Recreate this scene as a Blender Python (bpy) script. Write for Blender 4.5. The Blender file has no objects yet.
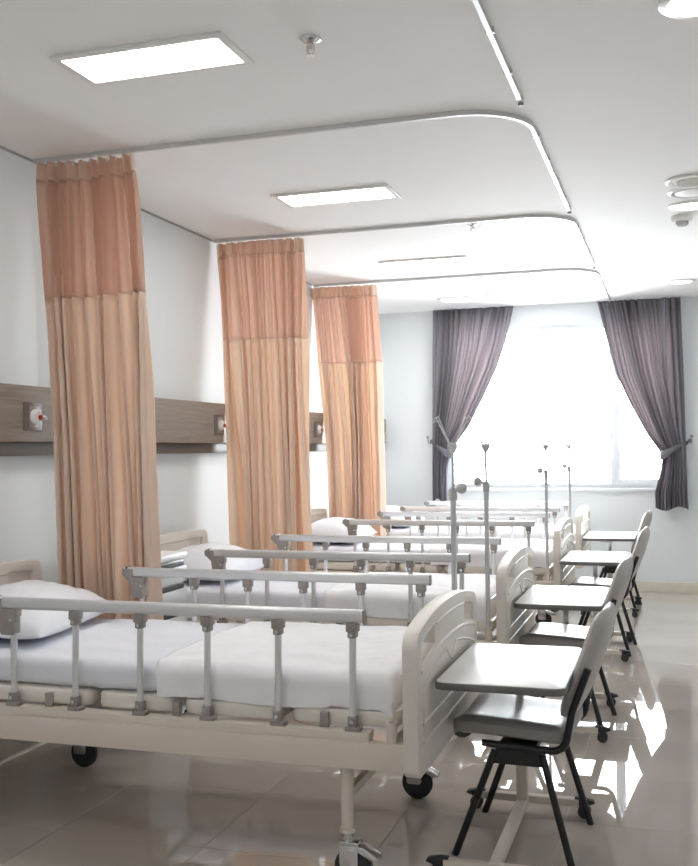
import bpy, bmesh, math, random
from mathutils import Vector, Matrix, noise
random.seed(7)
sc = bpy.context.scene
COL = sc.collection
PI = math.pi

# ------------------------------------------------------------------ camera
FPX, YAW, PITCH, ROLL, EYE = 1020.7, .3077, .0164, -.0125, 1.4
cam = bpy.data.cameras.new('camera'); camo = bpy.data.objects.new('camera', cam); COL.objects.link(camo)
fw = Vector((-math.sin(YAW)*math.cos(PITCH), math.cos(YAW)*math.cos(PITCH), math.sin(PITCH)))
r0 = Vector((math.cos(YAW), math.sin(YAW), 0)); u0 = r0.cross(fw)
rr = r0*math.cos(ROLL)+u0*math.sin(ROLL); uu = -r0*math.sin(ROLL)+u0*math.cos(ROLL)
m = Matrix((rr, uu, -fw)).transposed().to_4x4(); m.translation = (0, 0, EYE)
camo.matrix_world = m
cam.sensor_fit = 'HORIZONTAL'; cam.sensor_width = 36; cam.lens = 36*FPX/698; cam.clip_start = .05
sc.camera = camo

# ------------------------------------------------------------------ sky, exposure
w = bpy.data.worlds.new('overcast_sky'); sc.world = w; w.use_nodes = True
bg = w.node_tree.nodes['Background']; bg.inputs[0].default_value = (.90, .96, 1, 1); bg.inputs[1].default_value = 10.0
pl = bpy.data.lights.new('window_portal', 'AREA'); pl.shape = 'RECTANGLE'; pl.size = 2.25; pl.size_y = 1.65
pl.cycles.is_portal = True
plo = bpy.data.objects.new('window_portal', pl); COL.objects.link(plo)
plo.location = (-1.11, 10.30, 1.80); plo.rotation_euler = (-PI/2, 0, 0)
PANEL_E, DOWN_E = 8.5, 9.0
sc.view_settings.view_transform = 'Standard'; sc.view_settings.look = 'None'
sc.view_settings.gamma = 1; sc.view_settings.use_curve_mapping = False
sc.view_settings.exposure = 1.66
sc.cycles.max_bounces = 16; sc.cycles.diffuse_bounces = 9; sc.cycles.glossy_bounces = 6; sc.cycles.transparent_max_bounces = 16

# ------------------------------------------------------------------ materials
def newmat(name):
    m = bpy.data.materials.new(name); m.use_nodes = True
    return m, m.node_tree.nodes, m.node_tree.links, m.node_tree.nodes['Principled BSDF']
def mat(name, c, rough=.5, metal=0, var=.04, scale=6, bump=0, bscale=60, coat=0, stretch=None, ior=None):
    m, N, L, P = newmat(name)
    tc = N.new('ShaderNodeTexCoord'); src = tc.outputs['Object']
    if stretch:
        mp = N.new('ShaderNodeMapping'); mp.inputs['Scale'].default_value = stretch
        L.new(src, mp.inputs[0]); src = mp.outputs[0]
    nz = N.new('ShaderNodeTexNoise'); nz.inputs['Scale'].default_value = scale; nz.inputs['Detail'].default_value = 3
    L.new(src, nz.inputs['Vector'])
    rp = N.new('ShaderNodeValToRGB'); L.new(nz.outputs[0], rp.inputs[0])
    rp.color_ramp.elements[0].position = .3; rp.color_ramp.elements[1].position = .7
    rp.color_ramp.elements[0].color = (*[x*(1-var) for x in c], 1); rp.color_ramp.elements[1].color = (*[min(1, x*(1+var)) for x in c], 1)
    L.new(rp.outputs[0], P.inputs['Base Color'])
    P.inputs['Roughness'].default_value = rough; P.inputs['Metallic'].default_value = metal
    if ior: P.inputs['IOR'].default_value = ior
    if coat: P.inputs['Coat Weight'].default_value = coat; P.inputs['Coat Roughness'].default_value = .1
    if bump:
        n2 = N.new('ShaderNodeTexNoise'); n2.inputs['Scale'].default_value = bscale; L.new(src, n2.inputs['Vector'])
        b = N.new('ShaderNodeBump'); b.inputs['Strength'].default_value = bump; b.inputs['Distance'].default_value = .01
        L.new(n2.outputs[0], b.inputs['Height']); L.new(b.outputs[0], P.inputs['Normal'])
    return m
def cloth(name, c, trans=.35, transp=0, weave=True, tcol=None):
    m, N, L, P = newmat(name)
    out = N['Material Output']
    tc = N.new('ShaderNodeTexCoord')
    nz = N.new('ShaderNodeTexNoise'); nz.inputs['Scale'].default_value = 9; L.new(tc.outputs['Object'], nz.inputs['Vector'])
    rp = N.new('ShaderNodeValToRGB'); L.new(nz.outputs[0], rp.inputs[0])
    rp.color_ramp.elements[0].color = (*[x*.95 for x in c], 1); rp.color_ramp.elements[1].color = (*[min(1, x*1.05) for x in c], 1)
    L.new(rp.outputs[0], P.inputs['Base Color']); P.inputs['Roughness'].default_value = .85; P.inputs['Specular IOR Level'].default_value = .15
    t = N.new('ShaderNodeBsdfTranslucent'); t.inputs[0].default_value = (*(tcol or c), 1)
    mx = N.new('ShaderNodeMixShader'); mx.inputs[0].default_value = trans
    L.new(P.outputs[0], mx.inputs[1]); L.new(t.outputs[0], mx.inputs[2]); last = mx
    if transp:
        tr = N.new('ShaderNodeBsdfTransparent'); m2 = N.new('ShaderNodeMixShader'); m2.inputs[0].default_value = transp
        ck = N.new('ShaderNodeTexWave'); ck.inputs['Scale'].default_value = 90; ck.bands_direction = 'Z'; L.new(tc.outputs['Object'], ck.inputs['Vector'])
        mr = N.new('ShaderNodeMapRange'); mr.inputs[3].default_value = transp*.6; mr.inputs[4].default_value = transp*1.4
        L.new(ck.outputs['Fac'], mr.inputs[0]); L.new(mr.outputs[0], m2.inputs[0])
        L.new(last.outputs[0], m2.inputs[1]); L.new(tr.outputs[0], m2.inputs[2]); last = m2
    if weave:
        wv = N.new('ShaderNodeTexNoise'); wv.inputs['Scale'].default_value = 400; L.new(tc.outputs['Object'], wv.inputs['Vector'])
        b = N.new('ShaderNodeBump'); b.inputs['Strength'].default_value = .08; b.inputs['Distance'].default_value = .002
        L.new(wv.outputs[0], b.inputs['Height']); L.new(b.outputs[0], P.inputs['Normal'])
    L.new(last.outputs[0], out.inputs['Surface'])
    return m
def emis(name, c, s):
    m, N, L, P = newmat(name)
    P.inputs['Base Color'].default_value = (*c, 1); P.inputs['Emission Color'].default_value = (*c, 1); P.inputs['Emission Strength'].default_value = s
    return m
def woodmat(name, a, b):
    m, N, L, P = newmat(name)
    tc = N.new('ShaderNodeTexCoord'); mp = N.new('ShaderNodeMapping'); mp.inputs['Scale'].default_value = (4, 1.2, 26)
    L.new(tc.outputs['Object'], mp.inputs[0])
    nz = N.new('ShaderNodeTexNoise'); nz.inputs['Scale'].default_value = 2.2; nz.inputs['Detail'].default_value = 7; nz.inputs['Distortion'].default_value = .8
    L.new(mp.outputs[0], nz.inputs['Vector'])
    rp = N.new('ShaderNodeValToRGB'); L.new(nz.outputs[0], rp.inputs[0])
    rp.color_ramp.elements[0].position = .3; rp.color_ramp.elements[1].position = .7
    rp.color_ramp.elements[0].color = (*a, 1); rp.color_ramp.elements[1].color = (*b, 1)
    L.new(rp.outputs[0], P.inputs['Base Color']); P.inputs['Roughness'].default_value = .5
    return m
def glassmat():
    m, N, L, P = newmat('window_glass')
    tr = N.new('ShaderNodeBsdfTransparent'); gl = N.new('ShaderNodeBsdfGlossy'); gl.inputs['Roughness'].default_value = .01
    fr = N.new('ShaderNodeFresnel'); fr.inputs[0].default_value = 1.25
    mx = N.new('ShaderNodeMixShader'); L.new(fr.outputs[0], mx.inputs[0]); L.new(tr.outputs[0], mx.inputs[1]); L.new(gl.outputs[0], mx.inputs[2])
    L.new(mx.outputs[0], N['Material Output'].inputs['Surface'])
    return m
M = dict(
    wall=mat('wall_paint', (.755, .79, .805), .7, var=.012, scale=2),
    ceil=mat('ceiling_paint', (.88, .875, .865), .8, var=.012, scale=1.5),
    tile=mat('polished_tile', (.50, .448, .405), .018, var=.05, scale=2.2, ior=1.75),
    grout=mat('grout', (.50, .46, .43), .5),
    base=mat('baseboard_tile', (.68, .64, .55), .25),
    white=mat('white_enamel', (.82, .82, .81), .35),
    frame=mat('window_frame_paint', (.80, .83, .85), .4),
    cream=mat('cream_plastic', (.72, .675, .615), .38, var=.02),
    creamsteel=mat('cream_steel', (.66, .585, .515), .36, var=.02),
    alu=mat('brushed_aluminium', (.68, .68, .69), .33, .4, stretch=(1, 40, 40)),
    bracket=mat('grey_bracket_plastic', (.29, .262, .245), .45),
    chrome=mat('chrome', (.62, .62, .62), .16, 1),
    rubber=mat('dark_rubber', (.028, .03, .034), .55),
    black=mat('black_steel_tube', (.010, .010, .013), .32),
    slot=mat('dark_slot', (.05, .055, .06), .6),
    vinyl=mat('grey_vinyl', (.33, .315, .305), .34, var=.03, bump=.05, bscale=250),
    vinylback=mat('pale_grey_vinyl', (.44, .42, .40), .42, var=.02, bump=.05, bscale=250),
    lam=mat('white_laminate', (.90, .90, .895), .30),
    edge=mat('grey_edge_band', (.15, .142, .138), .4),
    sheet=mat('bluish_white_sheet', (.75, .76, .82), .85, var=.02, bump=.3, bscale=9),
    draw=mat('white_draw_sheet', (.83, .825, .85), .85, var=.02, bump=.3, bscale=10),
    pillow=mat('pillow_cotton', (.80, .81, .85), .85, var=.02, bump=.3, bscale=11),
    steel=mat('stainless_tube', (.60, .61, .62), .28, .55),
    knob=mat('grey_knob', (.48, .48, .49), .45),
    peach=cloth('peach_fabric', (.85, .72, .62), .40, tcol=(.90, .73, .57)),
    peachtop=cloth('peach_heading', (.86, .70, .59), .36),
    mesh=cloth('peach_mesh', (.76, .56, .445), .42, .26, tcol=(.80, .54, .40)),
    grey=cloth('grey_drape', (.30, .295, .335), .42, tcol=(.37, .315, .315)),
    greyband=mat('grey_tieback', (.14, .135, .155), .8),
    wood=woodmat('grey_wood_laminate', (.255, .215, .185), (.345, .30, .265)),
    wooddark=mat('dark_channel', (.115, .098, .085), .5),
    plate=mat('dark_wall_plate', (.17, .14, .125), .4),
    red=mat('red_button', (.45, .03, .03), .4),
    track=mat('track_aluminium', (.66, .66, .66), .4, .3),
    grille=mat('beige_grille', (.60, .585, .52), .6),
    drawer=mat('pale_blue_grey_front', (.70, .73, .745), .35),
    panel=emis('lit_diffuser', (1, .98, .95), PANEL_E),
    lamp=emis('lit_downlight', (1, .98, .95), DOWN_E),
    glass=glassmat(),
)

# ------------------------------------------------------------------ mesh helpers
class MB:
    def __init__(s): s.bm = bmesh.new()
    def box(s, x0, x1, y0, y1, z0, z1, bev=0, seg=2):
        b = bmesh.new()
        bmesh.ops.create_cube(b, size=1)
        for v in b.verts: v.co = Vector(((x0+x1)/2+v.co.x*(x1-x0), (y0+y1)/2+v.co.y*(y1-y0), (z0+z1)/2+v.co.z*(z1-z0)))
        if bev: bmesh.ops.bevel(b, geom=b.edges[:], offset=bev, segments=seg, affect='EDGES', profile=.5)
        s._merge(b); return s
    def _merge(s, b, mtx=None):
        me = bpy.data.meshes.new('tmp'); b.to_mesh(me); b.free()
        if mtx: me.transform(mtx)
        s.bm.from_mesh(me); bpy.data.meshes.remove(me)
    def cyl(s, p0, p1, r, seg=14, r2=None, bev=0):
        p0, p1 = Vector(p0), Vector(p1); d = p1-p0
        b = bmesh.new()
        bmesh.ops.create_cone(b, cap_ends=True, segments=seg, radius1=r, radius2=r if r2 is None else r2, depth=d.length)
        if bev:
            ed = [e for e in b.edges if abs(e.verts[0].co.z-e.verts[1].co.z) < 1e-6]
            bmesh.ops.bevel(b, geom=ed, offset=bev, segments=2, affect='EDGES')
        mtx = Matrix.Translation((p0+p1)/2) @ d.to_track_quat('Z', 'Y').to_matrix().to_4x4()
        s._merge(b, mtx); return s
    def sphere(s, c, r, seg=14, sc=(1, 1, 1)):
        b = bmesh.new(); bmesh.ops.create_uvsphere(b, u_segments=seg, v_segments=max(6, seg//2+1), radius=r)
        s._merge(b, Matrix.Translation(c) @ Matrix.Diagonal((*sc, 1))); return s
    def tube(s, pts, r, seg=10, sy=1):
        pts = [Vector(p) for p in pts]; n = len(pts); bm = s.bm
        up = None; rings = []
        for i, p in enumerate(pts):
            if i == 0: t = (pts[1]-p).normalized()
            elif i == n-1: t = (p-pts[i-1]).normalized()
            else: t = ((pts[i+1]-p).normalized()+(p-pts[i-1]).normalized()).normalized()
            if up is None:
                up = t.orthogonal().normalized()
                if abs(t.z) < .9: up = (Vector((0, 0, 1))-t*t.z).normalized()
            else: up = (up-t*up.dot(t)).normalized()
            sd = t.cross(up)
            rings.append([bm.verts.new(p+up*r*math.cos(2*PI*k/seg)+sd*r*sy*math.sin(2*PI*k/seg)) for k in range(seg)])
        for a, b in zip(rings, rings[1:]):
            for k in range(seg): bm.faces.new((a[k], a[(k+1) % seg], b[(k+1) % seg], b[k]))
        bm.faces.new(rings[0][::-1]); bm.faces.new(rings[-1])
        return s
    def prism(s, loops, axis, a, b, bev=0):
        """2-D outline (first loop) with holes, extruded along axis from a to b.  axis 0: (y,z)  1: (x,z)  2: (x,y)"""
        t = bmesh.new(); eds = []
        def P(u, v, c): return {0: (c, u, v), 1: (u, c, v), 2: (u, v, c)}[axis]
        for lp in loops:
            vs = [t.verts.new(P(u, v, a)) for u, v in lp]
            eds += [t.edges.new((vs[i], vs[(i+1) % len(vs)])) for i in range(len(vs))]
        if len(loops) == 1: t.faces.new(t.verts[:])
        else: bmesh.ops.triangle_fill(t, edges=eds, use_beauty=True, use_dissolve=False)
        ex = bmesh.ops.extrude_face_region(t, geom=t.faces[:])
        d = P(0, 0, b-a)
        bmesh.ops.translate(t, vec=d, verts=[e for e in ex['geom'] if isinstance(e, bmesh.types.BMVert)])
        bmesh.ops.recalc_face_normals(t, faces=t.faces[:])
        if bev:
            ed = [e for e in t.edges if len(e.link_faces) == 2 and e.calc_face_angle(0) > .9]
            bmesh.ops.bevel(t, geom=ed, offset=bev, segments=2, affect='EDGES', profile=.5, clamp_overlap=True)
        s._merge(t); return s
    def lathe(s, prof, c, seg=24):
        bm = s.bm; rings = []
        for r, z in prof: rings.append([bm.verts.new((c[0]+r*math.cos(2*PI*k/seg), c[1]+r*math.sin(2*PI*k/seg), c[2]+z)) for k in range(seg)])
        for a, b in zip(rings, rings[1:]):
            for k in range(seg): bm.faces.new((a[k], a[(k+1) % seg], b[(k+1) % seg], b[k]))
        for rg in (rings[0], rings[-1]):
            if prof[0][0] > 1e-5: pass
        bm.faces.new(rings[0][::-1]); bm.faces.new(rings[-1])
        return s
    def build(s, name, m, parent=None, ang=35, mtx=None):
        bmesh.ops.recalc_face_normals(s.bm, faces=s.bm.faces[:])
        me = bpy.data.meshes.new(name); s.bm.to_mesh(me); s.bm.free()
        if mtx: me.transform(mtx)
        me.materials.append(M[m] if isinstance(m, str) else m)
        me.shade_smooth(); me.set_sharp_from_angle(angle=math.radians(ang))
        o = bpy.data.objects.new(name, me); COL.objects.link(o); o.parent = parent
        return o
def rrect(u0, u1, v0, v1, r, n=5):
    out = []
    for cu, cv, a in ((u1-r, v1-r, 0), (u0+r, v1-r, PI/2), (u0+r, v0+r, PI), (u1-r, v0+r, 1.5*PI)):
        for k in range(n+1): out.append((cu+r*math.cos(a+PI/2*k/n), cv+r*math.sin(a+PI/2*k/n)))
    return out
def arc(c, r, a0, a1, n, ax=(Vector((1, 0, 0)), Vector((0, 1, 0)))):
    return [Vector(c)+ax[0]*r*math.cos(a0+(a1-a0)*k/n)+ax[1]*r*math.sin(a0+(a1-a0)*k/n) for k in range(n+1)]
def tag(o, label, cat, group=None):
    o['label'] = label; o['category'] = cat
    if group: o['group'] = group
    return o
def empty(name, loc, rz=0):
    o = bpy.data.objects.new(name, None); COL.objects.link(o); o.location = loc; o.rotation_euler = (0, 0, rz); o.empty_display_size = .1
    return o
def thing(name, loc, label, cat, group=None, rz=0): return tag(empty(name, loc, rz), label, cat, group)
def struct(o): o['kind'] = 'structure'; return o
def copy_tree(o, parent=None):
    c = o.copy(); COL.objects.link(c); c.parent = parent
    for ch in list(o.children): copy_tree(ch, c)
    return c
def interp(tb, x):
    if x <= tb[0][0]: return tb[0][1]
    for (a, va), (b, vb) in zip(tb, tb[1:]):
        if x <= b: return va+(vb-va)*(x-a)/(b-a)
    return tb[-1][1]

# ------------------------------------------------------------------ the room
K = .975
def kz(z): return 1.4+(z-1.4)*K
XL, XR, YB, YF, ZC = -3.0*K, 2.2, -2.0, 10.5*K, kz(2.85)
WX0, WX1, WZ0, WZ1 = -2.28*K, 0.0, kz(.985), kz(2.64)
floor = struct(MB().box(XL, XR, YB, YF, -.12, -.002).build('floor', 'grout'))
def cuts(a, b, org, st):
    k = math.ceil((a-org)/st+1e-6); r = [a]
    while org+k*st < b-1e-6:
        if org+k*st-r[-1] > .02: r.append(org+k*st)
        k += 1
    return r+[b]
xs, ys = cuts(XL, XR, -2.21, .6), cuts(YB, YF, 3.9, .6); tcache = {}
for i in range(len(xs)-1):
    for j in range(len(ys)-1):
        dx, dy = xs[i+1]-xs[i]-.0018, ys[j+1]-ys[j]-.0018; key = (round(dx, 3), round(dy, 3))
        if key not in tcache:
            o = MB().box(-dx/2, dx/2, -dy/2, dy/2, -.002, 0, .0005, 1).build('tile', 'tile', floor, ang=20); tcache[key] = o.data
        else:
            o = bpy.data.objects.new('tile', tcache[key]); COL.objects.link(o); o.parent = floor
        o.location = ((xs[i]+xs[i+1])/2, (ys[j]+ys[j+1])/2, 0)
struct(MB().box(XL-.2, XR+.2, YB-.2, YF+.2, ZC, ZC+.15).build('ceiling', 'ceil'))
struct(MB().box(XL-.2, XL, YB-.2, YF+.2, -.12, ZC).build('wall_left', 'wall'))
struct(MB().box(XR, XR+.2, YB-.2, YF+.2, -.12, ZC).build('wall_right', 'wall'))
struct(MB().box(XL, XR, YB-.2, YB, -.12, ZC).build('wall_back', 'wall'))
struct(MB().prism([[(XL, -.12), (XR, -.12), (XR, ZC), (XL, ZC)], [(WX0, WZ0), (WX1, WZ0), (WX1, WZ1), (WX0, WZ1)]], 1, YF, YF+.2).build('wall_far', 'wall'))
struct(MB().box(XL+.012, XR, YF-.012, YF, 0, .10, .003).build('baseboard_far', 'base'))
struct(MB().box(XL, XL+.012, YB, YF, 0, .10, .003).build('baseboard_left', 'base'))
struct(MB().box(XL, XL+.009, YB, YF, ZC-.009, ZC).build('shade_strip_1', mat('painted_gap_shade', (.36, .36, .36), .7)))  # grey strip: the shade of the ceiling gap put into its colour
win = struct(empty('window_1', ((WX0+WX1)/2, YF+.06, WZ0)))
cx = (WX0+WX1)/2; y0, y1 = 0, .06
f = MB()
f.prism([[(WX0-cx, 0), (WX1-cx, 0), (WX1-cx, WZ1-WZ0), (WX0-cx, WZ1-WZ0)], [(WX0-cx+.045, .045), (WX1-cx-.045, .045), (WX1-cx-.045, WZ1-WZ0-.045), (WX0-cx+.045, WZ1-WZ0-.045)]], 1, y0, y1)
f.build('window_frame', 'frame', win)
MX = -.575*K-cx
MB().box(MX-.028, MX+.028, -.004, .062, .045, WZ1-WZ0-.045, .004).build('mullion', 'frame', win)
for a, b in ((WX0-cx+.045, MX-.028), (MX+.028, WX1-cx-.045)):
    MB().box(a, b, .028, .034, .045, WZ1-WZ0-.045).build('pane', 'glass', win)
sb = MB().prism([rrect(MX+.028, WX1-cx-.045, .045, WZ1-WZ0-.045, .004, 1), rrect(MX+.066, WX1-cx-.083, .083, WZ1-WZ0-.083, .004, 1)], 1, .006, .027).build('sash', 'frame', win)
MB().box(WX0-cx-.03, WX1-cx+.03, -.085, 0, -.03, 0, .004).build('window_sill', 'frame', win)
MB().box(MX+.05, MX+.062, -.02, .006, .72, .86, .003).build('latch', 'alu', sb)

# ------------------------------------------------------------------ wall service panel
def headpanel():
    t = thing('bedhead_panel', (XL+.001, 6.4, 1.39), 'long grey wood laminate service panel fixed along the wall above the bed heads', 'wall panel')
    Y0, Y1 = 1.4-6.4, YF-.05-6.4
    MB().box(.0, .088, Y0, Y1, .065, .325, .003).build('board', 'wood', t)
    MB().box(.0, .06, Y0, Y1, .0, .064, .002).build('channel', 'wooddark', t)
    return t
headpanel()
calls = [(4.17, 'nearest the camera'), (6.26, 'second from the camera'), (8.25, 'seen between the two farther peach curtains'), (10.22, 'beside the far corner of the room')]
for i, (y, d) in enumerate(calls):
    if i == 0:
        t = thing('nurse_call_switch', (XL+.0895, y*K, 1.572), '', 'switch')
        MB().box(0, .010, -.066, .066, -.066, .066, .003).build('wall_plate', 'plate', t)
        MB().box(.010, .014, -.034, .034, -.05, .05, .001).build('insert', mat('plate_insert', (.34, .30, .28), .4), t)
        k = MB().cyl((.014, 0, 0), (.034, 0, 0), .036, 20, .03, .004).build('call_button', 'white', t)
        MB().cyl((.036, .012, -.004), (.044, .012, -.004), .012, 12).build('red_cap', 'red', k)
        MB().tube([(.025, .03, .0), (.036, .05, 0), (.038, .062, -.012)], .006, 8).build('pull_hook', 'white', k)
        call0 = t
    else:
        t = copy_tree(call0); t.location = (XL+.0895, y*K, 1.572)
    tag(t, 'white round nurse call button on dark plate, '+d, 'switch', 'nurse call switches on the wood panel')

# ------------------------------------------------------------------ ceiling fittings
lights = [(3.35, 'nearest the camera, behind no curtain track'), (5.505, 'between the first and second peach curtain'), (7.705, 'before the third peach curtain'), (9.75, 'by the window end of the ward'), (1.2, ''), (-.95, '')]  # last two are out of view, added to brighten the near end
def panel_light():
    t = thing('panel_light', (-1.805*K, 0, ZC), '', 'ceiling light')
    MB().prism([rrect(-.335, .335, -.145, .145, .004, 1), rrect(-.305, .305, -.115, .115, .003, 1)], 2, -.012, 0, .002).build('light_frame', 'white', t)
    MB().box(-.305, .305, -.115, .115, -.006, -.001).build('diffuser', 'panel', t)
    return t
pl0 = panel_light()
lab = ['brightest rectangular ceiling panel light, nearest the camera', 'rectangular ceiling panel light between the first two peach curtains', 'rectangular ceiling panel light between the second and third peach curtains', 'rectangular ceiling panel light closest to the window', 'unseen ceiling panel light added over the camera position to brighten the near end', 'unseen ceiling panel light added at the back of the ward for more light']
for i, (y, d) in enumerate(lights):
    t = pl0 if i == 0 else copy_tree(pl0)
    t.location.y = y*K; tag(t, lab[i], 'ceiling light', 'recessed ceiling panel lights')
def downlight():
    t = thing('downlight', (0, 0, ZC), '', 'downlight')
    MB().lathe([(.118, 0), (.118, -.006), (.108, -.012), (.092, -.012), (.085, -.003), (.085, 0)], (0, 0, 0), 32).build('trim_ring', 'white', t)
    MB().lathe([(.083, -.001), (.078, -.007), (.04, -.012), (.001, -.013)], (0, 0, 0), 24).build('lens', 'lamp', t)
    return t
d0 = downlight(); d0.location = (.095*K, 3.5*K, ZC); tag(d0, 'bright round downlight at the top right, nearest the camera', 'downlight', 'round downlights over the aisle')
d1 = copy_tree(d0); d1.location = (.115*K, 6.47*K, ZC); tag(d1, 'lit round downlight just before the small ceiling detector', 'downlight', 'round downlights over the aisle')
d2 = copy_tree(d0); d2.location = (.087*K, 9.44*K, ZC); tag(d2, 'round downlight over the aisle nearest the window', 'downlight', 'round downlights over the aisle')
d3 = copy_tree(d0); d3.location = (.04, .53, ZC); tag(d3, 'unseen round downlight added over the camera position to brighten the near aisle', 'downlight', 'round downlights over the aisle')  # unseen lamp, added for more light close to the camera
t = thing('ceiling_speaker', (.12*K, 5.86*K, ZC), 'round beige perforated ceiling speaker above the aisle', 'speaker')
MB().lathe([(.135, 0), (.135, -.008), (.125, -.014), (.10, -.012), (.10, 0)], (0, 0, 0), 32).build('trim_ring', 'white', t)
g = MB(); g.lathe([(.10, -.001), (.098, -.01), (.05, -.013), (.001, -.014)], (0, 0, 0), 28)
for k in range(5):
    for q in range(8*k+1 if k else 1):
        a = 2*PI*q/(8*k+1); g.cyl((.018*k*math.cos(a), .018*k*math.sin(a), -.016), (.018*k*math.cos(a), .018*k*math.sin(a), -.011), .004, 6)
g.build('grille', 'grille', t)
t = thing('ceiling_diffuser', (.12*K, 6.12*K, ZC), 'plain round white ceiling disc between beige speaker and lit downlight', 'ceiling vent')
MB().lathe([(.125, 0), (.125, -.006), (.112, -.014), (.104, -.012), (.10, -.004), (.10, 0)], (0, 0, 0), 32).build('trim_ring', 'white', t)
MB().lathe([(.092, -.001), (.088, -.012), (.03, -.02), (.001, -.021)], (0, 0, 0), 28).build('disc', 'white', t)
t = thing('smoke_detector', (.075*K, 6.77*K, ZC), 'small white round smoke detector hanging from ceiling above the aisle', 'detector')
MB().lathe([(.065, 0), (.065, -.02), (.055, -.035), (.04, -.035), (.04, 0)], (0, 0, 0), 24).build('base', 'white', t)
MB().lathe([(.038, -.03), (.038, -.05), (.028, -.06), (.001, -.061)], (0, 0, 0), 20).build('sensor_cap', mat('detector_grey', (.35, .35, .36), .5), t)
sp = thing('sprinkler', (-1.195*K, 3.37*K, ZC), 'small metal sprinkler head beside the nearest ceiling panel light', 'sprinkler', 'ceiling sprinklers')
MB().lathe([(.038, 0), (.036, -.006), (.02, -.014), (.001, -.015)], (0, 0, 0), 20).build('escutcheon', 'chrome', sp)
b = MB().cyl((0, 0, -.014), (0, 0, -.04), .008, 10)
b.tube([(-.012, 0, -.022), (-.014, 0, -.04), (-.003, 0, -.056)], .0025, 6).tube([(.012, 0, -.022), (.014, 0, -.04), (.003, 0, -.056)], .0025, 6)
b.cyl((0, 0, -.056), (0, 0, -.060), .016, 12).build('head', 'chrome', sp)
s2 = copy_tree(sp); s2.location = (-1.21*K, 6.5*K, ZC); tag(s2, 'small metal sprinkler head just beyond the second curtain track', 'sprinkler', 'ceiling sprinklers')
s3 = copy_tree(sp); s3.location = (-1.195*K, 9.9*K, ZC); tag(s3, 'small metal sprinkler head in front of the window', 'sprinkler', 'ceiling sprinklers')

# ------------------------------------------------------------------ curtain tracks
YT = [2.18, 4.20, 6.22, 8.20, YF-.03]; XT = -.566; ZT = ZC-.0145
tl = ['ceiling curtain track closest to the camera, running towards the first bend', 'curved ceiling curtain track carrying the nearest peach curtain', 'curved ceiling curtain track carrying the middle peach curtain', 'curved ceiling curtain track carrying the farthest peach curtain']
for i in range(4):
    Y = YT[i]; Ye = YT[i+1]-(.075 if i < 3 else 0); R = .30
    t = thing('curtain_track', (XT, Y, ZT), tl[i], 'curtain track', 'ceiling curtain tracks')
    pts = [Vector((XL+.02-XT, 0, 0)), Vector((-R, 0, 0))]+arc((-R, R, 0), R, -PI/2, 0, 10)[1:]+[Vector((0, Ye-Y, 0))]
    rb = MB(); bm = rb.bm; prev = None
    for k, p in enumerate(pts):                                      # rectangular extrusion swept along the bend
        a = pts[max(0, k-1)]; c = pts[min(len(pts)-1, k+1)]; d = (c-a).normalized(); n = Vector((-d.y, d.x, 0))
        ring = [bm.verts.new(p+n*sx*.009+Vector((0, 0, sz))) for sx, sz in ((-1, -.006), (1, -.006), (1, .014), (-1, .014))]
        if prev:
            for q in range(4): bm.faces.new((prev[q], prev[(q+1) % 4], ring[(q+1) % 4], ring[q]))
        else: bm.faces.new(ring[::-1])
        prev = ring
    bm.faces.new(prev); rb.build('rail', 'track', t, 25)
    spots = [(-2.0, 0), (-1.45, 0), (-.75, 0)] + [(0, yy) for yy in (.42, .82, 1.22, 1.62)]
    for (sx, sy) in spots:
        if sy > Ye-Y-.05: continue
        ax = sy == 0
        h = MB()
        if ax: h.box(-.009, .009, -.016, .016, -.004, .0142, .002)
        else: h.box(-.016, .016, -.009, .009, -.004, .0142, .002)
        o = h.build('ceiling_bracket', 'track', t); o.location = (sx, sy, 0)
    MB().box(-.011, .011, Ye-Y, Ye-Y+.012, -.016, .014, .002).build('end_cap', 'bracket', t)

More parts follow.
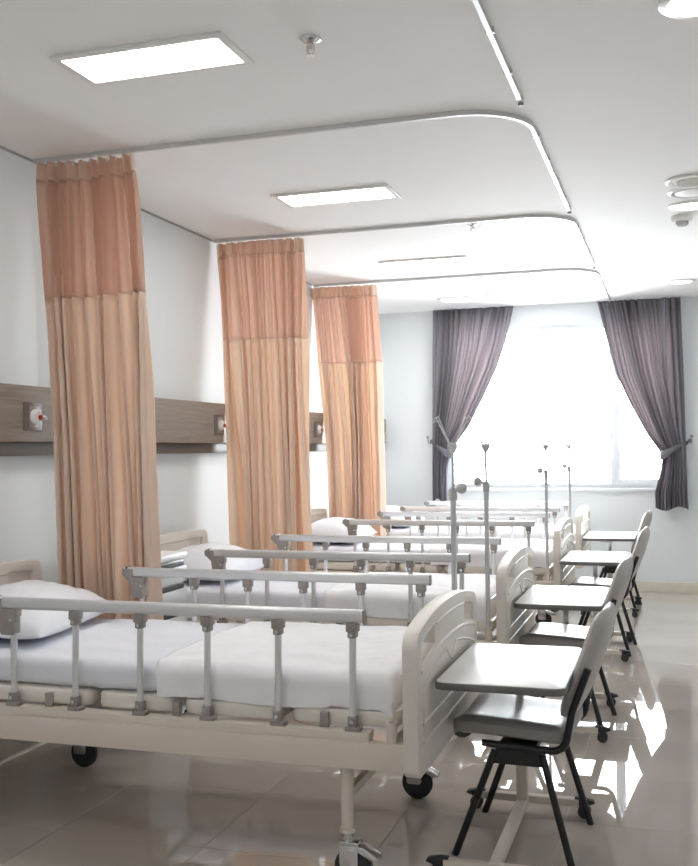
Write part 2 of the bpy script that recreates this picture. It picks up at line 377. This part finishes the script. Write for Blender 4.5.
# ------------------------------------------------------------------ peach privacy curtains
def peach(i, Y, L, Rr, seed, label):
    """L, Rr: tables z -> x of the left and right edges"""
    rnd = random.Random(seed); NU = 260
    t = thing('privacy_curtain', (0, Y, 0), label, 'curtain', 'peach privacy curtains')
    nf = 9; ph = [rnd.uniform(-.5, .5) for _ in range(nf+2)]; am = [rnd.uniform(.25, 1.35) for _ in range(nf+2)]
    wv = [rnd.uniform(0, 6) for _ in range(6)]
    def fold(u, z):
        d = (2.79-z)/2.5
        s = u*nf+(.35*math.sin(wv[0]+u*7+d*1.4)+.25*math.sin(wv[1]+d*2+u*15)+.12*math.sin(wv[5]+u*31-d*2))*min(1, .35+d*2)
        k = int(s) % (nf+1); fr = s-math.floor(s)
        a = am[k]*(1-fr)+am[k+1]*fr
        big = math.sin(2*PI*s)
        soft = math.copysign(abs(big)**.7, big)+.18*math.sin(4*PI*s+wv[3]+d)
        amp = .030+.020*min(1, d*1.3)
        fine = (.010*math.sin(2*PI*s*3+wv[2]+d*2)+.006*math.sin(2*PI*s*5.3+wv[4]))*(1-.7*min(1, d*1.5))
        x = .012*math.sin(4*PI*s+wv[3])*min(1, d+.3)
        return x, a*amp*soft+fine+.018*math.sin(wv[4]+u*5+d*2)
    def strip(name, z0, z1, nz, m):
        b = MB(); bm = b.bm; rows = []
        for r in range(nz+1):
            z = z0+(z1-z0)*r/nz; row = []
            for k in range(NU+1):
                u = k/NU; dx, dy = fold(u, z); x = interp(L, z)*(1-u)+interp(Rr, z)*u
                row.append(bm.verts.new((x+dx, dy, z+(.004*math.sin(u*60) if abs(z-z1) < 1e-6 and name == 'fabric_panel' else 0))))
            rows.append(row)
        for a, c in zip(rows, rows[1:]):
            for k in range(NU): bm.faces.new((a[k], a[k+1], c[k+1], c[k]))
        o = b.build(name, m, t, 80)
        s = o.modifiers.new('thick', 'SOLIDIFY'); s.thickness = .0022; s.offset = 0
        return o
    strip('heading_band', 2.783, 2.695, 5, 'peachtop'); strip('mesh_panel', 2.695, 2.135, 20, 'mesh'); strip('fabric_panel', 2.135, .32, 46, 'peach')
    for k in range(11):                                              # gliders that hang the cloth from the track
        u = (k+.5)/11; x = interp(L, 2.77)*(1-u)+interp(Rr, 2.77)*u
        o = MB().box(-.004, .004, -.003, .003, 2.765, 2.788).build('glider', 'white', t); o.location.x = x
    return t
peach(0, 4.20, [(.3, -2.73), (.8, -2.745), (1.46, -2.775), (2.15, -2.825), (2.79, -2.85)], [(.3, -2.24), (.8, -2.262), (1.46, -2.285), (2.13, -2.30), (2.6, -2.325), (2.78, -2.35)], 3, 'peach privacy curtain with mesh top nearest the camera, gathered behind the first bed')
peach(1, 6.22, [(.3, -2.80), (.8, -2.80), (1.47, -2.82), (2.15, -2.855), (2.79, -2.90)], [(.3, -2.22), (.8, -2.235), (1.47, -2.25), (2.13, -2.265), (2.78, -2.275)], 8, 'peach privacy curtain with mesh top, the middle one of three')
peach(2, 8.20, [(.3, -2.80), (.8, -2.80), (1.48, -2.81), (2.15, -2.87), (2.79, -2.93)], [(.3, -2.30), (.85, -2.312), (1.5, -2.318), (2.13, -2.325), (2.78, -2.36)], 15, 'peach privacy curtain with mesh top, farthest from the camera')

# ------------------------------------------------------------------ window drapes
def drape(Lt, Rt, tiez, sgn, hookx, zb, seed, label):
    rnd = random.Random(seed); NU, NZ = 240, 70; Y = 10.37*K; Lt = [(kz(a), b*K) for a, b in Lt]; Rt = [(kz(a), b*K) for a, b in Rt]; tiez = kz(tiez); hookx *= K; zb = kz(zb); ZD = ZC-.012
    t = thing('window_drape', (0, Y, 0), label, 'curtain', 'grey window drapes')
    nf = 11; wv = [rnd.uniform(0, 6) for _ in range(6)]
    b = MB(); bm = b.bm; rows = []
    for r in range(NZ+1):
        z = ZD+(zb-ZD)*r/NZ; row = []
        near = math.exp(-((z-tiez)/.22)**2)
        wd = interp(Rt, z)-interp(Lt, z)
        for k in range(NU+1):
            u = k/NU; s = u*nf+.45*math.sin(wv[0]+u*7+z*.4)+.2*math.sin(wv[1]+z*1.5+u*19)
            x = interp(Lt, z)*(1-u)+interp(Rt, z)*u
            amp = (.042 if z > tiez else .05)*(1-.45*near)
            dy = amp*(.65+.45*math.sin(wv[4]+u*13))*math.sin(2*PI*s)+.012*math.sin(2*PI*s*2.3+wv[2])
            zz = z
            if r == NZ: zz += .02*math.sin(u*7+wv[3])
            row.append(bm.verts.new((x+.006*math.sin(4*PI*s), dy, zz)))
        rows.append(row)
    for a, c in zip(rows, rows[1:]):
        for k in range(NU): bm.faces.new((a[k], a[k+1], c[k+1], c[k]))
    o = b.build('drape_fabric', 'grey', t, 80); s = o.modifiers.new('thick', 'SOLIDIFY'); s.thickness = .003; s.offset = 0
    # tieback: a flat band round the gathered cloth, pulled to a wall hook
    a, c = interp(Lt, tiez), interp(Rt, tiez)
    inner = c if sgn > 0 else a
    b = MB(); bm = b.bm
    ix, ox = (inner+.012*sgn, hookx)
    path = [Vector((ox, .055, tiez+.10)), Vector(((ix*.45+ox*.55), -.078, tiez+.045)), Vector((ix*.8+ox*.2, -.082, tiez-.005)), Vector((ix, -.05, tiez-.02)), Vector((ix+.006*sgn, 0, tiez-.02)), Vector((ix, .05, tiez-.02)), Vector((ix*.7+ox*.3, .07, tiez+.02)), Vector((ox, .075, tiez+.10))]
    prev = None
    for k, p in enumerate(path):
        h = .016+.030*math.sin(PI*min(1, k/4 if k < 4 else (7-k)/3.0)*.5)
        q = [bm.verts.new(p+Vector((0, 0, h))), bm.verts.new(p-Vector((0, 0, h)))]
        if prev: bm.faces.new((prev[0], prev[1], q[1], q[0]))
        prev = q
    o = b.build('tieback', 'greyband', t, 60); s = o.modifiers.new('thick', 'SOLIDIFY'); s.thickness = .004; s.offset = 0
    hk = MB(); hx = hookx-.02*sgn
    hk.cyl((hx, .13, tiez+.115), (hx, .122, tiez+.115), .02, 14)
    hk.tube([(hx, .125, tiez+.115), (hx, .06, tiez+.095), (hx-.01*sgn, .02, tiez+.10), (hx-.012*sgn, .0, tiez+.15)], .006, 8).sphere((hx-.012*sgn, 0, tiez+.155), .014, 10)
    hk.build('wall_hook', 'bracket', t)
drape([(.8, -2.39), (1.4, -2.385), (2.84, -2.365)], [(.8, -2.25), (1.2, -2.235), (1.36, -2.20), (1.42, -2.165), (1.62, -2.01), (1.92, -1.85), (2.22, -1.70), (2.5, -1.60), (2.84, -1.52)], 1.36, 1, -2.405, .865, 5, 'tied back grey drape at the left side of the window')
drape([(.78, -.17), (.95, -.175), (1.15, -.12), (1.28, -.10), (1.33, -.11), (1.5, -.23), (1.8, -.385), (2.1, -.515), (2.52, -.62), (2.84, -.69)], [(.78, .125), (1.4, .11), (2.84, .085)], 1.33, -1, .135, .79, 11, 'tied back grey drape at the right side of the window')

# ------------------------------------------------------------------ hospital beds
OX = -1.85
def caster(parent, x, y, brake):
    MB().cyl((x, y, .175), (x, y, .135), .019, 16).build('caster_stem', 'chrome', parent)
    w = MB().cyl((x+.018, y-.016, .062), (x+.018, y+.016, .062), .062, 24, bev=.007).cyl((x+.018, y-.02, .062), (x+.018, y+.02, .062), .022, 14)
    w.build('wheel', 'rubber', parent)
    h = MB()
    prof = [(x+.018+.070*math.cos(a), .062+.070*math.sin(a)) for a in [math.radians(k) for k in range(25, 176, 15)]]
    prof = prof+[(x-.045, .09), (x-.02, .142), (x+.024, .142), (x+.055, .12)]
    for s in (-1, 1): h.prism([rrect(x-.022, x+.04, .06, .145, .014, 4)], 1, y+s*.021, y+s*.027, .002)
    h.box(x-.024, x+.042, y-.027, y+.027, .13, .148, .005)
    h.build('caster_fork', 'chrome', parent)
    if brake:
        MB().prism([[(x+.035, .118), (x+.085, .092), (x+.108, .093), (x+.104, .106), (x+.06, .132), (x+.035, .136)]], 1, y-.024, y+.024, .003).build('brake_pedal', 'chrome', parent)
def endboard(name, x0, x1, top, bot, face, parent, rise=.055, closed=False):
    """cream moulded board with two hand holes, an arched rib and an embossed V line; face = +1/-1 the decorated side"""
    def arch(y): return top-rise*(abs(y)/.5)**2.4
    out = [(-.47, bot), (.47, bot)]+[(.47+.03*math.sin(a), bot+.03-.03*math.cos(a)) for a in (.5, 1.0, PI/2)]
    n = 48; r = .045
    for k in range(n+1):
        y = .5*math.sin(PI/2*math.cos(PI*k/n)); e = abs(y); z = arch(y)
        if e > .5-r: z -= r-math.sqrt(max(0, r*r-(e-.5+r)**2))
        out.append((y, z))
    out += [(-.5, bot+.03), (-.485, bot+.008)]
    def slot(c, hw):
        h = []
        for k in range(9): y = c+hw-2*hw*k/8; h.append((y, arch(y)-.045))
        for k in range(9): y = c-hw+2*hw*k/8; h.append((y, arch(y)-.108))
        return h
    bd = MB().prism([out, slot(.34, .095), slot(-.34, .095)], 0, x0, x1, .007).build(name, 'cream', parent, 40)
    if closed:
        for c in (.34, -.34): MB().box(x0+.008, x1-.022, c-.1, c+.1, arch(c)-.12, arch(c)-.035).build('grip_back', 'cream', bd)
    # recessed grip between the holes, arched rib and line: low reliefs that sit on the face
    fx = x1 if face > 0 else x0
    def relief(nm, pts, r): MB().tube([(fx, y, z) for y, z in pts], r, 8).build(nm, 'cream', bd)
    relief('arched_rib', [(-.455+.91*k/20, arch(-.455+.91*k/20)-.128) for k in range(21)], .007)
    relief('arched_rib', [(-.23+.46*k/14, arch(-.23+.46*k/14)-.048) for k in range(15)], .005)
    lin = [(-.43, bot+.12), (-.43, arch(.43)-.21)]+[(-.43+.35*k/8, arch(-.43+.35*k/8)-.165-.03*(1-k/8)) for k in range(1, 9)]+[(0, arch(0)-.22), (.08, arch(.08)-.165)]
    lin += [(.08+.35*k/8, arch(.08+.35*k/8)-.165-.03*k/8) for k in range(1, 9)]+[(.43, bot+.12)]
    relief('embossed_line', lin, .0045)
    for dz in (.10, .16): relief('lower_rib', [(-.44, bot+dz), (.44, bot+dz)], .006)
    return bd
def make_bed():
    t = thing('hospital_bed', (OX, 0, 0), '', 'bed')
    X = lambda x: x-OX
    endboard('footboard', X(-.815), X(-.765), .872, .375, 1, t)
    endboard('headboard', X(-2.84), X(-2.79), .925, .375, 1, t, .015, True)
    for s in (-1, 1):
        q = MB().box(X(-2.79), X(-.815), *sorted((s*.445, s*.487)), .390, .477, .004)
        q.box(X(-2.75), X(-.93), *sorted((s*.425, s*.482)), .472, .506, .003)
        fr = q.build('side_frame', 'creamsteel', t)
        for xx in (-2.6, -2.12, -1.62, -1.09):
            o = MB().box(X(xx)-.014, X(xx)+.014, s*.44-.012, s*.44+.012, .506, .555, .003).build('deck_bracket', 'bracket', fr)
    for xx in (-2.785, -1.9, -.865): MB().box(X(xx), X(xx)+.045, -.445, .445, .40, .46, .003).build('cross_frame', 'creamsteel', t)
    for a, b in ((-2.775, -1.965), (-1.935, -1.635), (-1.605, -1.245), (-1.215, -.845)):
        z = MB().prism([rrect(X(a), X(b), -.435, .435, .04, 4)], 2, .512, .566, .012).build('deck_section', 'cream', t)
    for s in (-1, 1):
        for xx, br in ((-1.02, True), (-2.55, False)):
            l = MB().cyl((X(xx), s*.43, .172), (X(xx), s*.43, .40), .021, 18).cyl((X(xx), s*.43, .172), (X(xx), s*.43, .186), .026, 18).build('leg', 'creamsteel', t)
            caster(l, X(xx), s*.43, br)
    for xx in (-1.02, -2.55): MB().box(X(xx)-.013, X(xx)+.013, -.41, .41, .275, .305, .003).build('leg_brace', 'creamsteel', t)
    MB().tube([(X(-.875), -.33, .565), (X(-.875), -.33, .64), (X(-.87), -.31, .655), (X(-.87), -.12, .655), (X(-.875), -.10, .64), (X(-.875), -.10, .565)], .004, 8).build('mattress_stop', 'alu', t)
    for s in (-1, 1):                                                # folding side rails
        y = s*.462
        rail = MB().prism([rrect(y-.017, y+.017, .848, .890, .012, 4)], 0, X(-2.30), X(-.947), .002).build('side_rail', 'alu', t)
        MB().box(X(-.949), X(-.943), y-.017, y+.017, .848, .890, .004).build('rail_end_cap', 'bracket', rail)
        for k, xx in enumerate((-2.25, -1.998, -1.745, -1.493, -1.24, -.985)):
            MB().tube([(X(xx), y, .835), (X(xx)-.004, y, .53)], .0115, 10).build('baluster', 'alu', rail)
            c = MB().box(X(xx)-.019, X(xx)+.019, y-.019, y+.019, .820, .850, .004).box(X(xx)-.014, X(xx)+.014, y-.017, y+.017, .800, .824, .005)
            c.build('top_clamp', 'bracket', rail)
            c = MB().box(X(xx)-.026, X(xx)+.024, y-.018, y+.018, .506, .520, .002).box(X(xx)-.018, X(xx)+.012, y-.015, y+.015, .516, .553, .005)
            c.build('foot_clamp', 'bracket', rail)
            MB().cyl((X(xx), y-.022, .812), (X(xx), y+.022, .812), .007, 10).build('rivet', 'chrome', rail)
            MB().cyl((X(xx)-.003, y-.02, .537), (X(xx)-.003, y+.02, .537), .007, 10).build('rivet', 'chrome', rail)
        MB().prism([[(X(-2.342), .885), (X(-2.342), .858), (X(-2.328), .850), (X(-2.317), .838), (X(-2.306), .83), (X(-2.300), .79), (X(-2.297), .768), (X(-2.291), .757), (X(-2.245), .757), (X(-2.238), .765), (X(-2.238), .848), (X(-2.29), .849), (X(-2.29), .885)]], 1, y-.021, y+.021, .003).build('release_handle', 'bracket', rail)
        MB().prism([rrect(y-.018, y+.018, .862, .892, .008, 3)], 0, X(-2.338), X(-2.295), .002).build('rail_sleeve', 'alu', rail)
        MB().box(X(-2.325), X(-2.317), y-.019, y+.019, .872, .893, .001).build('rail_slot', 'slot', rail)
    for s in (-1, 1): MB().lathe([(.018, -.03), (.018, .035), (.0125, .035), (.0125, -.03)], (X(-.848 if s > 0 else -.86), s*.466, .507), 16).build('pole_socket', 'creamsteel', t)
    return t
def soft_box(name, x0, x1, y0, y1, z0, z1, r, m, wr, seed, nx=60, ny=34):
    """closed cushion-like slab with rounded edges and small creases"""
    b = MB(); b.box(x0, x1, y0, y1, z0, z1)
    bm = b.bm
    bmesh.ops.subdivide_edges(bm, edges=[e for e in bm.edges if abs(e.verts[0].co.x-e.verts[1].co.x) > .01], cuts=nx, use_grid_fill=True)
    bmesh.ops.subdivide_edges(bm, edges=[e for e in bm.edges if abs(e.verts[0].co.y-e.verts[1].co.y) > .01], cuts=ny, use_grid_fill=True)
    bmesh.ops.subdivide_edges(bm, edges=[e for e in bm.edges if abs(e.verts[0].co.z-e.verts[1].co.z) > .01], cuts=7, use_grid_fill=True)
    off = Vector((seed*7.3, seed*3.1, seed))
    for v in bm.verts:
        c = v.co; q = Vector((min(max(c.x, x0+r), x1-r), min(max(c.y, y0+r), y1-r), min(max(c.z, z0+r), z1-r)))
        d = c-q
        if d.length > 1e-6: v.co = q+d.normalized()*r
        p = v.co.copy(); n = (p-q).normalized() if d.length > 1e-6 else Vector((0, 0, 1))
        a = noise.noise(Vector((p.x*3.5, p.y*6, p.z*5))+off); c2 = abs(noise.noise(Vector((p.x*7+p.y*4, p.y*3, p.z*6))+off*2))
        v.co += n*wr*(a*.8-c2*.9)
    return b.build(name, m, None, 75)
def make_mattress():
    o = soft_box('mattress', -2.775-OX, -.885-OX, -.425, .425, .5675, .674, .035, 'sheet', .008, 1)
    return o
def make_drawsheet():
    """sheet laid over the lower two thirds of the mattress, hanging over both long sides and the foot"""
    b = MB(); bm = b.bm; NX, NY = 70, 84; H = .112
    x0, x1 = -1.71-OX, -.876-OX; rows = []
    for i in range(NX+1):
        u = i/NX; row = []
        for j in range(NY+1):
            s = -1+2*j/NY; L = .434+H; p = s*L
            x = x0+(x1-x0)*u
            x += (.035*(abs(p)/.5)-.02)*(1-u)*.8
            r = .04
            if abs(p) < .434-r: y, z, n = p, .6805, Vector((0, 0, 1))
            elif abs(p) < .434-r+r*PI/2:
                a = (abs(p)-.434+r)/r; y = math.copysign(.434-r+r*math.sin(a), p); z = .6805-r+r*math.cos(a); n = Vector((0, math.copysign(math.sin(a), p), math.cos(a)))
            else:
                d = abs(p)-(.434-r+r*PI/2); y = math.copysign(.434, p); z = .6805-r-d; n = Vector((0, math.copysign(1, p), 0))
                z = max(z, .563+.006*math.sin(u*9))
            if u > .95:
                z -= .02*((u-.95)/.05)**2
                y *= 1-.012*((u-.95)/.05)
            q = Vector((x*4+y*1.5, y*5, z*6)); w = noise.noise(q+Vector((3, 9, 1)))*.6+abs(noise.noise(Vector((x*9-y*6, y*4+x*3, z*5))))*.9
            co = Vector((x, y, z))+n*(.010*w+.001)
            row.append(bm.verts.new(co))
        rows.append(row)
    for a, c in zip(rows, rows[1:]):
        for k in range(NY): bm.faces.new((a[k], a[k+1], c[k+1], c[k]))
    # foot flap
    last = rows[-1]; prev = last
    for k in range(1, 8):
        cur = []
        for v in last:
            zt = .563; z = v.co.z+(zt-v.co.z)*k/7
            cur.append(bm.verts.new((x1+.010*math.sin(PI/2*k/3 if k < 3 else PI/2)+.003*math.sin(v.co.y*40), v.co.y, z)))
        for q in range(NY): bm.faces.new((prev[q], prev[q+1], cur[q+1], cur[q]))
        prev = cur
    o = b.build('draw_sheet', 'draw', None, 75)
    s = o.modifiers.new('thick', 'SOLIDIFY'); s.thickness = .003; s.offset = 1
    return o
def make_pillow():
    b = MB(); bm = b.bm; NU, NV = 44, 34; lx, ly, h = .24, .37, .125
    top, bot = [], []
    for i in range(NU+1):
        rt, rb = [], []
        for j in range(NV+1):
            u, v = -1+2*i/NU, -1+2*j/NV
            e = max(0, (1-abs(u)**2.6)*(1-abs(v)**2.6))**.5
            k = 1-.07*(abs(u*v))**1.5+.0*u
            pinch = 1-.06*(1-v*v)*abs(u)**3
            x, y = v*lx*(1-.05*(1-u*u)*v*v), u*ly*(1-.05*(1-v*v)*u*u)
            nz = noise.noise(Vector((x*9, y*7, 2)))*.010+abs(noise.noise(Vector((x*16+y*8, y*10, 5))))*-.010
            rt.append((x, y, .055+h*e+nz*e)); rb.append((x, y, .052-.05*e))
        top.append([bm.verts.new(p) for p in rt]); bot.append([bm.verts.new(p) for p in rb])
    for i in range(NU):
        for j in range(NV):
            bm.faces.new((top[i][j], top[i+1][j], top[i+1][j+1], top[i][j+1])); bm.faces.new((bot[i][j], bot[i][j+1], bot[i+1][j+1], bot[i+1][j]))
    def rim(seq):
        for (a, b_), (c, d) in zip(seq, seq[1:]): bm.faces.new((a, b_, d, c))
    rim([(top[i][0], bot[i][0]) for i in range(NU+1)]); rim([(top[i][NV], bot[i][NV]) for i in range(NU+1)][::-1])
    rim([(top[0][j], bot[0][j]) for j in range(NV+1)][::-1]); rim([(top[NU][j], bot[NU][j]) for j in range(NV+1)])
    return b.build('pillow', 'pillow', None, 80)
beds = [(3.575, 0.0), (5.335, 0.0), (7.615, .015), (9.26, .015)]
bd = ['nearest the camera', 'second from the camera, beside the bedside cabinet', 'third from the camera, before the farthest curtain', 'farthest from the camera, below the window']
short = ['nearest bed', 'second bed', 'third bed', 'farthest bed']
bed0, mat0, dr0, pi0 = make_bed(), make_mattress(), make_drawsheet(), make_pillow()
for i, (y, dx) in enumerate(beds):
    b = bed0 if i == 0 else copy_tree(bed0)
    b.location = (OX+dx, y, 0); tag(b, 'cream hospital bed with aluminium side rails, '+bd[i], 'bed', 'hospital beds in a row')
    q = mat0 if i == 0 else copy_tree(mat0)
    q.location = (OX+dx, y, 0); tag(q, 'thin mattress in a bluish white sheet on the '+short[i], 'mattress', 'mattresses on the beds')
    q = dr0 if i == 0 else copy_tree(dr0)
    q.location = (OX+dx, y, 0); tag(q, 'white draw sheet spread over the lower part of the '+short[i], 'sheet', 'draw sheets on the beds')
    q = pi0 if i == 0 else copy_tree(pi0)
    q.location = (-2.535+dx, y, .686); q.rotation_euler = (0, math.radians(4), math.radians((9, 4, 6, 3)[i])); tag(q, 'plump white pillow at the wall end of the '+short[i], 'pillow', 'pillows on the beds')

# ------------------------------------------------------------------ infusion poles
def make_pole(hooks):
    t = thing('infusion_pole', (0, 0, 0), '', 'pole')
    MB().cyl((0, 0, .479), (0, 0, 1.215), .0115, 14).build('lower_tube', 'steel', t)
    MB().cyl((0, 0, 1.20), (0, 0, 1.40), .0065, 12).build('upper_rod', 'steel', t)
    c = MB().cyl((0, 0, 1.19), (0, 0, 1.24), .0155, 14, bev=.003).build('clamp_collar', 'knob', t)
    sx = 1 if hooks else -1
    MB().cyl((0, 0, 1.232), (sx*.03, -.012, 1.238), .006, 10).sphere((sx*.038, -.015, 1.24), .021, 14).build('clamp_knob', 'knob', t)
    MB().lathe([(.008, -.02), (.020, .0), (.022, .012), (.012, .022), (.001, .023)], (0, 0, 1.40), 16).build('hook_hub', 'steel', t)
    for k in range(4):
        a = PI/4+k*PI/2+.3; d = Vector((math.cos(a), math.sin(a), 0))
        e = Vector((0, 0, 1.41))
        if hooks: pts = [e+d*.012, e+d*.04+Vector((0, 0, .045)), e+d*.075+Vector((0, 0, .10)), e+d*.085+Vector((0, 0, .118)), e+d*.095+Vector((0, 0, .112)), e+d*.097+Vector((0, 0, .095))]
        else: pts = [e+d*.012, e+d*.026+Vector((0, 0, .012)), e+d*.034+Vector((0, 0, .024)), e+d*.036+Vector((0, 0, .034))]
        MB().tube(pts, .003, 8).build('hook', 'steel', t)
    return t
p1 = make_pole(True); p1.location = (-.848, 3.575+.466, 0); tag(p1, 'infusion pole with four open wire hooks at the foot of the nearest bed', 'pole', 'infusion poles on the beds')
p2 = make_pole(False)
for i, lb in ((1, 'infusion pole with round grey knob at the foot of the second bed'), (2, 'infusion pole with small hub at the foot of the third bed'), (3, 'thin infusion pole farthest away, in front of the window')):
    q = p2 if i == 1 else copy_tree(p2); q.location = (-.86+beds[i][1], beds[i][0]-.466, 0); tag(q, lb, 'pole', 'infusion poles on the beds')

# ------------------------------------------------------------------ overbed tables
def make_table():
    t = thing('overbed_table', (0, 0, 0), '', 'table')
    top = MB().prism([rrect(-.205, .215, -.385, .315, .035, 6)], 2, .622, .6455, .004).build('table_edge', 'edge', t)
    MB().prism([rrect(-.199, .209, -.379, .309, .030, 6)], 2, .6425, .6475, .001).build('tabletop', 'lam', t)
    px = -.02
    MB().box(px-.02, px+.02, .27, .31, .07, .40, .004).build('post', 'creamsteel', t)
    MB().box(px-.014, px+.014, .276, .304, .39, .61, .003).build('inner_post', 'chrome', t)
    MB().box(px-.05, px+.05, -.25, .31, .602, .622, .004).build('support_arm', 'creamsteel', t)
    MB().box(px-.02, px+.02, -.345, .345, .045, .072, .003).build('base_spine', 'creamsteel', t)
    for y in (-.345, .345):
        b = MB().box(-.185, .185, y-.017, y+.017, .042, .070, .003).build('base_bar', 'creamsteel', t)
        for s in (-1, 1):
            MB().prism([[(s*.17, .076), (s*.17, .045), (s*.215, .048), (s*.245, .058), (s*.238, .068), (s*.20, .076)]][:1], 1, y-.014, y+.014, .003).build('bumper', 'rubber', b)
            x = s*.205
            for q in (-1, 1): MB().cyl((x, y+q*.005, .0245), (x, y+q*.017, .0245), .0245, 16, bev=.003).build('wheel', 'rubber', b)
            MB().box(x-.012, x+.012, y-.005, y+.005, .024, .05, .002).build('caster_fork', 'rubber', b)
    return t
t0 = make_table()
tabs = [(-.549, 3.615), (-.549, 5.335), (-.53, 7.24), (-.53, 9.02)]
for i, (x, y) in enumerate(tabs):
    q = t0 if i == 0 else copy_tree(t0); q.location = (x, y, 0)
    tag(q, 'white topped overbed table on wheels at the foot of the '+short[i], 'table', 'overbed tables')

# ------------------------------------------------------------------ visitor chairs
def make_chair():
    t = thing('visitor_chair', (0, 0, 0), '', 'chair')
    # seat: padded, waterfall front (front is -x)
    b = MB(); b.box(-.213, .185, -.21, .21, .405, .462); bm = b.bm
    bmesh.ops.subdivide_edges(bm, edges=bm.edges[:], cuts=10, use_grid_fill=True)
    for v in bm.verts:
        c = v.co; r = .024; q = Vector((min(max(c.x, -.213+.035), .185-.05), min(max(c.y, -.21+.035), .21-.035), 0)); d = Vector((c.x, c.y, 0))-q
        ln = max(abs(d.x), abs(d.y))
        if ln > .001 and d.length > 0:                               # round the plan corners
            d = d.normalized()*ln; c.x, c.y = q.x+d.x, q.y+d.y
        u = (c.x+.213)/.398; ed = min(1, min(c.x+.213, .185-c.x, c.y+.21, .21-c.y)/.03)
        top = c.z > .4335
        rz = (1-(1-max(0, ed))**2)
        c.z = .4335+(c.z-.4335)*(.45+.55*rz)
        c.z += -.02*(u-.5)-.012*max(0, 1-u/.25)**2+(.006*math.cos(PI*min(1, abs(c.y)/.2))*-1 if top else 0)
    b.build('seat', 'vinyl', t, 80)
    # backrest: curved padded panel leaning back
    b = MB(); bm = b.bm; NU, NV = 18, 16; th = .029; F, Bk = [], []
    ang = math.radians(20.5)
    for i in range(NU+1):
        rf, rk = [], []
        for j in range(NV+1):
            u, v = -1+2*i/NU, -1+2*j/NV
            uu, vv = u*math.sqrt(1-.0*v*v), v
            # superellipse corner mapping
            m_ = max(abs(u), abs(v)); p = 5
            n_ = (abs(u)**p+abs(v)**p)**(1/p)
            k = m_/n_ if n_ > 1e-6 else 1
            uu, vv = u*k, v*k
            e = (1-m_**6)**.5 if m_ < 1 else 0
            y = uu*(.205-.012*(vv+1)/2); l = .195+vv*.195
            cv = -.02*(1-uu*uu)*-1-.012*(vv*vv)
            base = Vector((.165+l*math.sin(ang)+cv, y, .478+l*math.cos(ang)))
            nrm = Vector((math.cos(ang), 0, -math.sin(ang)))
            rf.append(bm.verts.new(base-nrm*th*(.25+.75*e))); rk.append(bm.verts.new(base+nrm*th*(.25+.75*e)))
        F.append(rf); Bk.append(rk)
    for i in range(NU):
        for j in range(NV):
            bm.faces.new((F[i][j], F[i+1][j], F[i+1][j+1], F[i][j+1])); bm.faces.new((Bk[i][j], Bk[i][j+1], Bk[i+1][j+1], Bk[i+1][j]))
    ring = [(i, 0) for i in range(NU)]+[(NU, j) for j in range(NV)]+[(i, NV) for i in range(NU, 0, -1)]+[(0, j) for j in range(NV, 0, -1)]
    for (a, b_), (c, d) in zip(ring, ring[1:]+ring[:1]): bm.faces.new((F[a][b_], Bk[a][b_], Bk[c][d], F[c][d]))
    b.build('backrest', 'vinylback', t, 60)
    for s in (-1, 1):
        y = s*.213
        pts = [Vector((-.10, y, .392)), Vector((.135, y, .384))]+[Vector((.135+.055*math.sin(a), y, .439-.055*math.cos(a))) for a in (.35, .7, 1.05, 1.4, 1.6)]
        d = Vector((math.sin(ang), 0, math.cos(ang)))
        pts += [Vector((.197, y, .478)), Vector((.206, y, .52)), Vector((.206, y, .52))+d*.10, Vector((.206, y, .52))+d*.155]
        MB().tube(pts, .0125, 12).build('back_support', 'black', t)
        ya, yb = s*.185, s*.22
        def L(x0, x1, nm='leg'):
            MB().tube([(x0, ya, .365), (x0+(x1-x0)*.15, ya+(yb-ya)*.15, .31), (x1, yb, .0)], .0125, 12).build(nm, 'black', t)
        L(-.062, -.2); L(.098, .2)
        q = [(-.085, .315), (-.055, .378), (-.035, .388), (.07, .388), (.092, .378), (.118, .315), (.09, .318), (-.06, .318)]
        MB().prism([q], 1, ya-.008, ya+.008, .003).build('leg_plate', 'black', t)
    MB().box(-.05, .08, -.19, .19, .372, .39, .003).build('under_frame', 'black', t)
    return t
c0 = make_chair()
chairs = [(-.529, 3.69, -.06), (-.529, 5.30, -.06), (-.49, 7.29, -.05), (-.51, 9.18, -.06)]
for i, (x, y, a) in enumerate(chairs):
    q = c0 if i == 0 else copy_tree(c0); q.location = (x, y, 0); q.rotation_euler = (0, 0, a)
    tag(q, 'grey padded chair with black tube legs tucked under the table of the '+short[i], 'chair', 'padded visitor chairs')

# ------------------------------------------------------------------ bedside cabinet
t = thing('bedside_cabinet', (-2.62, 4.57, 0), 'white bedside cabinet with dark drawer gaps behind the nearest peach curtain', 'cabinet')
MB().box(-.20, .19, -.215, .215, .05, .845, .004).build('body', 'white', t)
MB().prism([rrect(-.21, .215, -.225, .225, .015, 3)], 2, .852, .885, .006).build('cabinet_top', 'white', t)
for z0, z1 in ((.735, .815), (.60, .70)):
    d = MB().box(.19, .212, -.212, .212, z0, z1, .004).build('drawer', 'drawer', t)
    MB().box(.192, .206, -.19, .19, z1+.002, z1+.022, .002).build('finger_gap', 'slot', d)
d = MB().box(.19, .212, -.212, .212, .075, .565, .004).build('door', 'drawer', t)
MB().box(.192, .206, -.19, .19, .567, .59, .002).build('finger_gap', 'slot', d)
for sx in (-.16, .16):
    for sy in (-.18, .18):
        o = MB().cyl((sx, sy-.01, .025), (sx, sy+.01, .025), .025, 14, bev=.003).box(sx-.01, sx+.01, sy-.012, sy+.012, .03, .052).build('caster', 'rubber', t)
